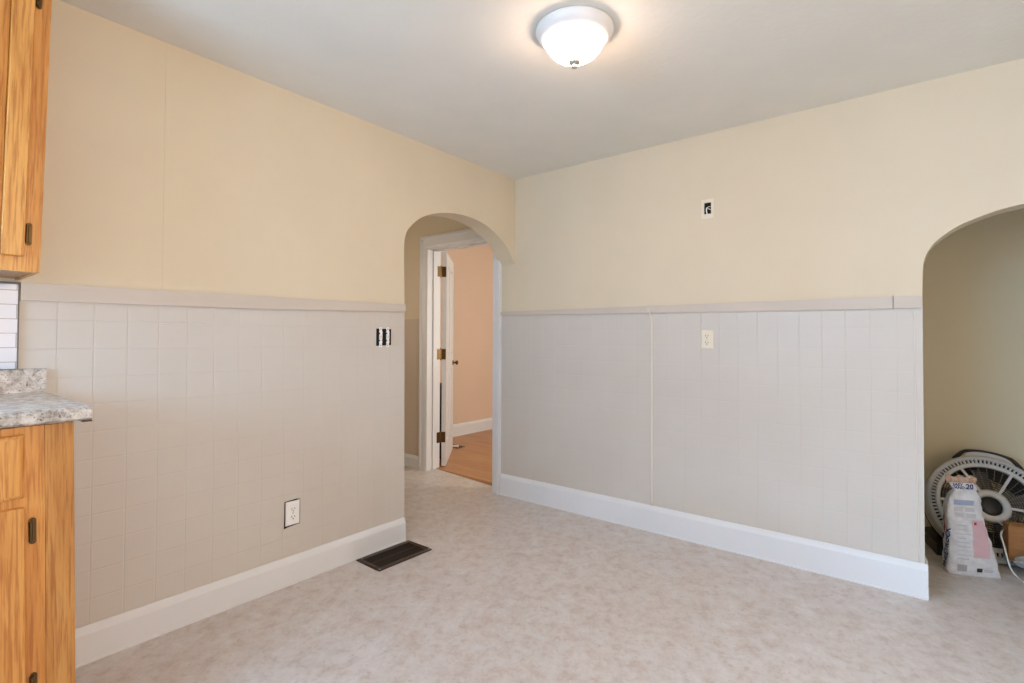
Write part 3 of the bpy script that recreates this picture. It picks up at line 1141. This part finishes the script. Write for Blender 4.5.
bm = bmesh.new()
lathe(bm, [(0.262, -0.004), (0.272, 0.004), (0.284, 0.003), (0.290, -0.006), (0.290, -0.030), (0.286, -0.034), (0.286, -0.052), (0.290, -0.056), (0.288, -0.085), (0.280, -0.110), (0.272, -0.118),
           (0.266, -0.110), (0.272, -0.085), (0.272, -0.030), (0.264, -0.012), (0.262, -0.004)], 120, FM)
housing = obj('housing', bm, M['fan_grey'], fan, True)
bm = bmesh.new()
lathe(bm, [(0.244, -0.006), (0.244, 0.003), (0.240, 0.006), (0.226, 0.006), (0.222, 0.002), (0.222, -0.010), (0.244, -0.006)], 120, FM)
for k in range(84):
    a = 2 * PI * k / 84
    box(bm, (0.243, -0.0042, -0.012), (0.266, 0.0042, 0.001), 0, FM @ Matrix.Rotation(a, 4, 'Z'))
obj('slotted_ring', bm, M['fan_light'], fan)
bm = bmesh.new()
lathe(bm, [(0.240, -0.016), (0.272, -0.016), (0.272, -0.020), (0.240, -0.020), (0.240, -0.016)], 96, FM)
obj('inner_liner', bm, M['fan_dark'], fan, True)
bm = bmesh.new()
lathe(bm, [(0.284, -0.112), (0.272, -0.150), (0.225, -0.170), (0.215, -0.165), (0.262, -0.145), (0.270, -0.112), (0.284, -0.112)], 96, FM)
obj('rear_shell', bm, M['fan_dark'], fan, True)
bm = bmesh.new()
for k in range(6):
    a = R(-4 + 60 * k)
    prism_m = FM @ Matrix.Rotation(a, 4, 'Z')
    vs_ = box(bm, (0.082, -0.0068, -0.004), (0.226, 0.0068, 0.006))
    for v in vs_:
        r_ = v.co.x
        v.co.z += 0.016 * (1 - ((r_ - 0.08) / 0.146) ** 2)
        v.co = prism_m @ v.co
obj('spokes', bm, M['fan_light'], fan)
bm = bmesh.new()
for k in range(11):
    r_ = 0.098 + k * 0.0118
    dz = 0.014 * (1 - ((r_ - 0.08) / 0.146) ** 2) - .002
    torus(bm, r_, 0.0016, at_depth(dz), 84, 5)
obj('ring_wires', bm, M['fan_dark'], fan)
bm = bmesh.new()
for k in range(36):
    a = 2 * PI * (k + .5) / 36
    tube(bm, [FM @ Matrix.Rotation(a, 4, 'Z') @ Vector((r_, 0, 0.014 * (1 - ((r_ - 0.08) / 0.146) ** 2) - .003)) for r_ in (0.085, 0.12, 0.16, 0.20, 0.225)], 0.0013, 4)
obj('front_grille', bm, M['fan_wire'], fan)
bm = bmesh.new()
lathe(bm, [(0.052, 0.012), (0.058, 0.024), (0.074, 0.026), (0.086, 0.020), (0.090, 0.010), (0.090, -0.002), (0.052, -0.002), (0.052, 0.012)], 60, FM)
obj('hub_ring', bm, M['fan_light'], fan, True)
bm = bmesh.new()
lathe(bm, [(0.0, 0.017), (0.030, 0.015), (0.046, 0.010), (0.0525, 0.004), (0.0525, -0.05), (0.046, -0.10), (0.0, -0.105)], 48, FM)
obj('motor', bm, M['fan_dark'], fan, True)
for k in range(5):
    a0 = R(80 + 72 * k)
    bm = bmesh.new()
    rows = []
    for i in range(9):
        r_ = 0.055 + (0.212 - 0.055) * i / 8
        hwid = R(12 + 8 * math.sin(PI * min(1, i / 6.5)))
        row = []
        for j in range(7):
            u = j / 6 * 2 - 1
            a = a0 + hwid * u + R(10) * i / 8
            row.append((r_, a, -0.052 + 0.024 * u))
        rows.append(row)
    top = [[bm.verts.new(FM @ Vector((r_ * math.cos(a), r_ * math.sin(a), d_ + .0012))) for r_, a, d_ in row] for row in rows]
    bot = [[bm.verts.new(FM @ Vector((r_ * math.cos(a), r_ * math.sin(a), d_ - .0012))) for r_, a, d_ in row] for row in rows]
    for i in range(8):
        for j in range(6):
            bm.faces.new((top[i][j], top[i][j + 1], top[i + 1][j + 1], top[i + 1][j]))
            bm.faces.new((bot[i][j], bot[i + 1][j], bot[i + 1][j + 1], bot[i][j + 1]))
    for i in range(8):
        for j in (0, 6):
            bm.faces.new((top[i][j], top[i + 1][j], bot[i + 1][j], bot[i][j]))
    for j in range(6):
        for i in (0, 8):
            bm.faces.new((top[i][j], top[i][j + 1], bot[i][j + 1], bot[i][j]))
    obj('blade', bm, M['fan_blade'], fan, True)
bm = bmesh.new()
for k in range(9):
    torus(bm, 0.06 + k * 0.0245, 0.0014, at_depth(-0.112), 72, 5)
for k in range(24):
    a = 2 * PI * k / 24
    tube(bm, [FM @ Matrix.Rotation(a, 4, 'Z') @ Vector((r_, 0, -0.112)) for r_ in (0.05, 0.27)], 0.0018, 4)
obj('rear_grille', bm, M['fan_dark'], fan)
# black carrying handle over the top with its pale insert
bm = bmesh.new()
pts = []
for k in range(25):
    u = k / 24
    a = R(113 - 64 * u)
    s_ = math.sin(PI * u)
    r_ = 0.290 + 0.036 * min(1.0, s_ * 1.7)
    pts.append(FM @ Vector((r_ * math.cos(a), r_ * math.sin(a), -0.028)))
tube(bm, pts, [0.0135 - 0.007 * math.sin(PI * k / 24) for k in range(25)], 10)
obj('handle', bm, M['fan_dark'], fan, True)
bm = bmesh.new()
inner, outer = [], []
for k in range(25):
    u = k / 24
    a = R(105 - 48 * u)
    r_ = 0.287 + 0.032 * min(1.0, math.sin(PI * u) * 1.8)
    inner.append((0.285 * math.cos(a), 0.285 * math.sin(a)))
    outer.append((r_ * math.cos(a), r_ * math.sin(a)))
prism(bm, inner + outer[::-1], 'z', -0.036, -0.026)
for v in bm.verts:
    v.co = FM @ v.co
obj('handle_insert', bm, M['fan_light'], fan)
# low dark cradle the fan leans in, with a pale bar along its front
bm = bmesh.new()
pts = []
for k in range(13):
    a = PI * k / 12
    pts.append((0.27 * math.cos(a) * (1 if k else 1), 0.16 + 0.10 * math.sin(a)))
outl = [(-0.27, -0.10), (0.36, -0.10)] + [(0.36, 0.13)] + pts
prism(bm, [(x * fx.x + y * fn.x, x * fx.y + y * fn.y) for x, y in outl], 'z', 0.0, 0.062)
obj('base', bm, M['fan_dark'], fan)
bm = bmesh.new()
tube(bm, [Vector((x * fx.x - 0.125 * fn.x, x * fx.y - 0.125 * fn.y, 0.019)) for x in (-0.16, 0.36)], 0.0135, 12)
obj('base_bar', bm, M['fan_grey'], fan, True)
# white power cord hanging in front of the grille and out over the floor
bm = bmesh.new()
c0 = FM @ Vector((0.012, -0.086, 0.022))
wpts = [c0, FM @ Vector((0.030, -0.115, 0.045))]
wl = [Vector(q) - Vector((FC.x, FC.y, 0)) for q in ((2.770, 0.610, 0.195), (2.781, 0.590, 0.135), (2.792, 0.570, 0.075), (2.806, 0.560, 0.030), (2.826, 0.556, 0.0056), (2.848, 0.490, 0.0055), (2.90, 0.43, 0.0055), (3.02, 0.40, 0.0055))]
tube(bm, smooth_curve(wpts + wl, 8), 0.0042, 8)
obj('power_cord', bm, M['cord'], fan, True)

# ------------------------------------------------------------------ white compound bag in front of the fan
BA = Vector((2.553, 0.398, 0))
bs = Vector((0.917, 0.398, 0)).normalized()
bn = Vector((0.398, -0.917, 0)).normalized()
bag = thing('plaster_bag', 'open white paper bag of joint compound standing in front of the fan', 'bag', BA)
#        z      s_left  s_right  depth  lean(back)
PROF = [(0.000, 0.004, 0.231, 0.072, 0.0), (0.012, -0.002, 0.229, 0.078, 0.0), (0.06, 0.001, 0.219, 0.084, -.004), (0.10, 0.004, 0.209, 0.084, -.004), (0.18, 0.006, 0.191, 0.080, 0.0),
        (0.25, 0.006, 0.172, 0.074, 0.006), (0.32, 0.004, 0.159, 0.066, 0.010), (0.365, 0.010, 0.155, 0.058, 0.012), (0.385, 0.014, 0.158, 0.052, 0.013), (0.410, 0.026, 0.146, 0.040, 0.018), (0.428, 0.040, 0.137, 0.030, 0.022),
        (0.440, 0.036, 0.139, 0.024, 0.022), (0.455, 0.024, 0.133, 0.020, 0.020), (0.470, 0.018, 0.122, 0.016, 0.020)]


def prof_at(z):
    for a, b_ in zip(PROF, PROF[1:]):
        if z <= b_[0]:
            t_ = (z - a[0]) / (b_[0] - a[0])
            return [a[i] + (b_[i] - a[i]) * t_ for i in range(5)]
    return list(PROF[-1])


def ring_pt(z, u, off=0.0):
    """u runs round the bag: 0..1 front (left to right), 1..2 right side, 2..3 rear, 3..4 left side"""
    _, sl, sr, dp, ln = prof_at(z)
    cx, cy, hw_, hd = (sl + sr) / 2, -ln - dp / 2, (sr - sl) / 2, dp / 2
    k = int(u) % 4
    f = u - int(u)
    e = 2 * f - 1
    x, y = [(e, 1), (1, -e), (-e, -1), (-1, e)][k]
    # soften the corners and puff the faces a little
    rr = (abs(x) ** 6 + abs(y) ** 6) ** (1 / 6)
    x, y = x / rr, y / rr
    puff = 0.010 * math.sin(PI * min(1, z / 0.36)) if z < .36 else 0
    if k in (0, 2):
        y *= 1 + puff / hd * (1 - e * e)
    P = bs * (cx + x * (hw_ + off)) + bn * (cy + y * (hd + off))
    wr = 0.0022 * math.sin(z * 95 + u * 3.1) * math.sin(u * 9 + z * 21) * (1 if z > 0.02 else 0)
    P += bn * (y * wr) + bs * (x * wr)
    return P + Vector((0, 0, z))


bm = bmesh.new()
NZ, NU = 60, 64
rings = []
for i in range(NZ + 1):
    z = 0.470 * i / NZ
    rings.append([bm.verts.new(ring_pt(z, 4 * k / NU)) for k in range(NU)])
for a, b_ in zip(rings, rings[1:]):
    for k in range(NU):
        bm.faces.new((a[k], a[(k + 1) % NU], b_[(k + 1) % NU], b_[k]))
bm.faces.new(rings[0][::-1])
obj('sack', bm, M['paper'], bag, True)


def patch(name, mat, z0, z1, u0, u1, off=0.0012, nz=10, nu=10, wav=0.0):
    bm = bmesh.new()
    g = [[bm.verts.new(ring_pt(z0 + (z1 - z0) * i / nz, (u0 + (u1 - u0) * j / nu) % 4, off)) for j in range(nu + 1)] for i in range(nz + 1)]
    for i in range(nz):
        for j in range(nu):
            bm.faces.new((g[i][j], g[i][j + 1], g[i + 1][j + 1], g[i + 1][j]))
    return obj(name, bm, mat, bag, True)


def col(name, mat, z0, z1, s0, s1, off=0.0012, nz=12, nu=8):
    bm = bmesh.new()
    g = []
    for i in range(nz + 1):
        z = z0 + (z1 - z0) * i / nz
        _, sl, sr, _, _ = prof_at(z)
        g.append([bm.verts.new(ring_pt(z, min(.985, max(.015, (s0 + (s1 - s0) * j / nu - sl) / (sr - sl))), off)) for j in range(nu + 1)])
    for i in range(nz):
        for j in range(nu):
            bm.faces.new((g[i][j], g[i][j + 1], g[i + 1][j + 1], g[i + 1][j]))
    return obj(name, bm, mat, bag, True)


col('pink_panel', M['pinkink'], 0.100, 0.285, 0.103, 0.176)
col('hazard_mark', M['redink'], 0.262, 0.276, 0.112, 0.122, 0.0018)
col('barcode', M['greyink'], 0.022, 0.058, 0.034, 0.076)
col('logo_box', M['blackink'], 0.026, 0.046, 0.118, 0.142)
col('blue_band', M['paleblue'], 0.357, 0.383, 0.030, 0.118)
for k, (z0, z1, a, b_) in enumerate(((0.325, 0.347, .030, .070), (0.325, 0.347, .078, .118), (0.296, 0.318, .032, .072), (0.296, 0.318, .080, .122))):
    col('print_block', M['faintink'], z0, z1, a, b_)
for k in range(9):
    z = 0.085 + k * 0.021
    col('print_line', M['faintink'], z, z + .0055, 0.034, 0.084 + 0.012 * math.sin(k * 2.3))
patch('red_stripe', M['redink'], 0.20, 0.31, 3.35, 3.50)
for z in (0.036, 0.029):
    col('print_line', M['greyink'], z, z + .003, 0.150, 0.190)


def lettering(name, txt, size, place, mat, parent, bold=0.0):
    """flat letters laid on the bag: place(x, y) -> point"""
    cu = bpy.data.curves.new(name, 'FONT')
    cu.body = txt
    cu.size = size
    cu.align_x = 'CENTER'
    cu.align_y = 'CENTER'
    cu.offset = bold
    cu.resolution_u = 3
    tmp = bpy.data.objects.new(name + '_src', cu)
    COL.objects.link(tmp)
    dg = bpy.context.evaluated_depsgraph_get()
    me = bpy.data.meshes.new_from_object(tmp.evaluated_get(dg))
    bpy.data.objects.remove(tmp)
    bpy.data.curves.remove(cu)
    bm = bmesh.new()
    bm.from_mesh(me)
    bpy.data.meshes.remove(me)
    for _ in range(1):
        bmesh.ops.subdivide_edges(bm, edges=[e for e in bm.edges if e.calc_length() > size * .2], cuts=1)
    for v in bm.verts:
        v.co = place(v.co.x, v.co.y)
    return obj(name, bm, mat, parent)


def front_place(zc, uc_, off=0.0016):
    def f(x, y):
        z = zc + y
        _, sl, sr, _, _ = prof_at(z)
        return ring_pt(z, min(0.97, max(0.03, (uc_ + x - sl) / (sr - sl))), off)
    return f


def side_place(zc, uc_, ang, off=0.0016):
    ca, sa = math.cos(ang), math.sin(ang)

    def f(x, y):
        X, Y = x * ca - y * sa, x * sa + y * ca
        z = max(0.01, zc + Y)
        _, _, _, dp, _ = prof_at(z)
        return ring_pt(z, min(3.999, max(3.02, uc_ + X / dp)), off)
    return f


lettering('lettering', 'EASY', 0.0195, front_place(0.4590, 0.052), M['navy'], bag, 0.0006)
lettering('lettering', 'SAND', 0.0195, front_place(0.4435, 0.058), M['navy'], bag, 0.0006)
lettering('lettering', '20', 0.037, front_place(0.4500, 0.1050), M['navy'], bag, 0.0010)
lettering('lettering', 'SHEETROCK', 0.038, side_place(0.130, 3.66, R(82)), M['navy'], bag, 0.0012)
patch('blue_mark', M['navy'], 0.165, 0.195, 3.18, 3.36)
# torn, taped flap standing above the printed band
bm = bmesh.new()
fl = []
N = 16
for i in range(4):
    z = 0.462 + i * 0.0135
    row = []
    for k in range(N + 1):
        u = k / N
        s_ = 0.002 + 0.138 * u + (0.008 - 0.012 * u) * (1 - i / 3)
        jag = 0.006 * math.sin(u * 17) * (i / 3)
        row.append(bm.verts.new(bs * s_ + bn * (-0.030 - 0.004 * math.sin(u * 9 + i)) + Vector((0, 0, z + jag))))
    fl.append(row)
for a, b_ in zip(fl, fl[1:]):
    for k in range(N):
        bm.faces.new((a[k], a[k + 1], b_[k + 1], b_[k]))
o = obj('torn_flap', bm, M['tape'], bag, True)
md = o.modifiers.new('thickness', 'SOLIDIFY')
md.thickness = 0.0016

# ------------------------------------------------------------------ open cardboard box beside the fan
cb = thing('cardboard_box', 'open brown cardboard box beside the fan in the alcove', 'box', (2.800, 0.625, 0.0625))
cb.rotation_euler = (0, 0, R(10))
bm = bmesh.new()
BW, BD, BH, tt = 0.42, 0.085, 0.180, 0.005
z0 = 0.0
box(bm, (0, 0, z0), (BW, tt, BH))
box(bm, (0, BD - tt, z0), (BW, BD, BH))
box(bm, (0, tt, z0), (tt, BD - tt, BH))
box(bm, (BW - tt, tt, z0), (BW, BD - tt, BH))
box(bm, (tt, tt, z0), (BW - tt, BD - tt, z0 + tt))
obj('carton', bm, M['card'], cb)
bm = bmesh.new()
vs_ = box(bm, (0.002, -0.003, BH), (BW - .002, 0.001, BH + .012))
for v in vs_:
    if v.co.z > BH + .005:
        v.co.y -= 0.010
        v.co.z += 0.006 * math.sin(v.co.x * 30)
obj('flap', bm, M['card'], cb)

# crumpled sack paper lying before the box
cs = bmesh.new()
bmesh.ops.create_icosphere(cs, subdivisions=4, radius=1.0)
rnd = random.Random(4)
dirs = [(Vector((rnd.uniform(-1, 1), rnd.uniform(-1, 1), rnd.uniform(-1, 1))).normalized(), rnd.uniform(.5, .95)) for _ in range(34)]
for v in cs.verts:
    n_ = v.co.normalized()
    r_ = min([1.0] + [h_ / max(n_.dot(d_), 1e-3) for d_, h_ in dirs if n_.dot(d_) > 0.3])
    r_ = r_ * (1 + 0.05 * math.sin(n_.x * 11) * math.sin(n_.y * 13 + n_.z * 7))
    v.co = Vector((n_.x * r_ * 0.17, n_.y * r_ * 0.055, n_.z * r_ * 0.100))
xm = max(-min(v.co.x for v in cs.verts), 1e-3)
for v in cs.verts:
    v.co.x *= 0.15 / xm
zmin = min(v.co.z for v in cs.verts)
for v in cs.verts:
    v.co.z = max(v.co.z - zmin - .006, 0.0)
o = obj('crumpled_sack', cs, M['sack'])
o.location = (2.958, 0.558, 0.0)
o.rotation_euler = (0, 0, R(4))
tag(o, 'crumpled grey paper sack on the alcove floor before the cardboard box', 'paper sack')
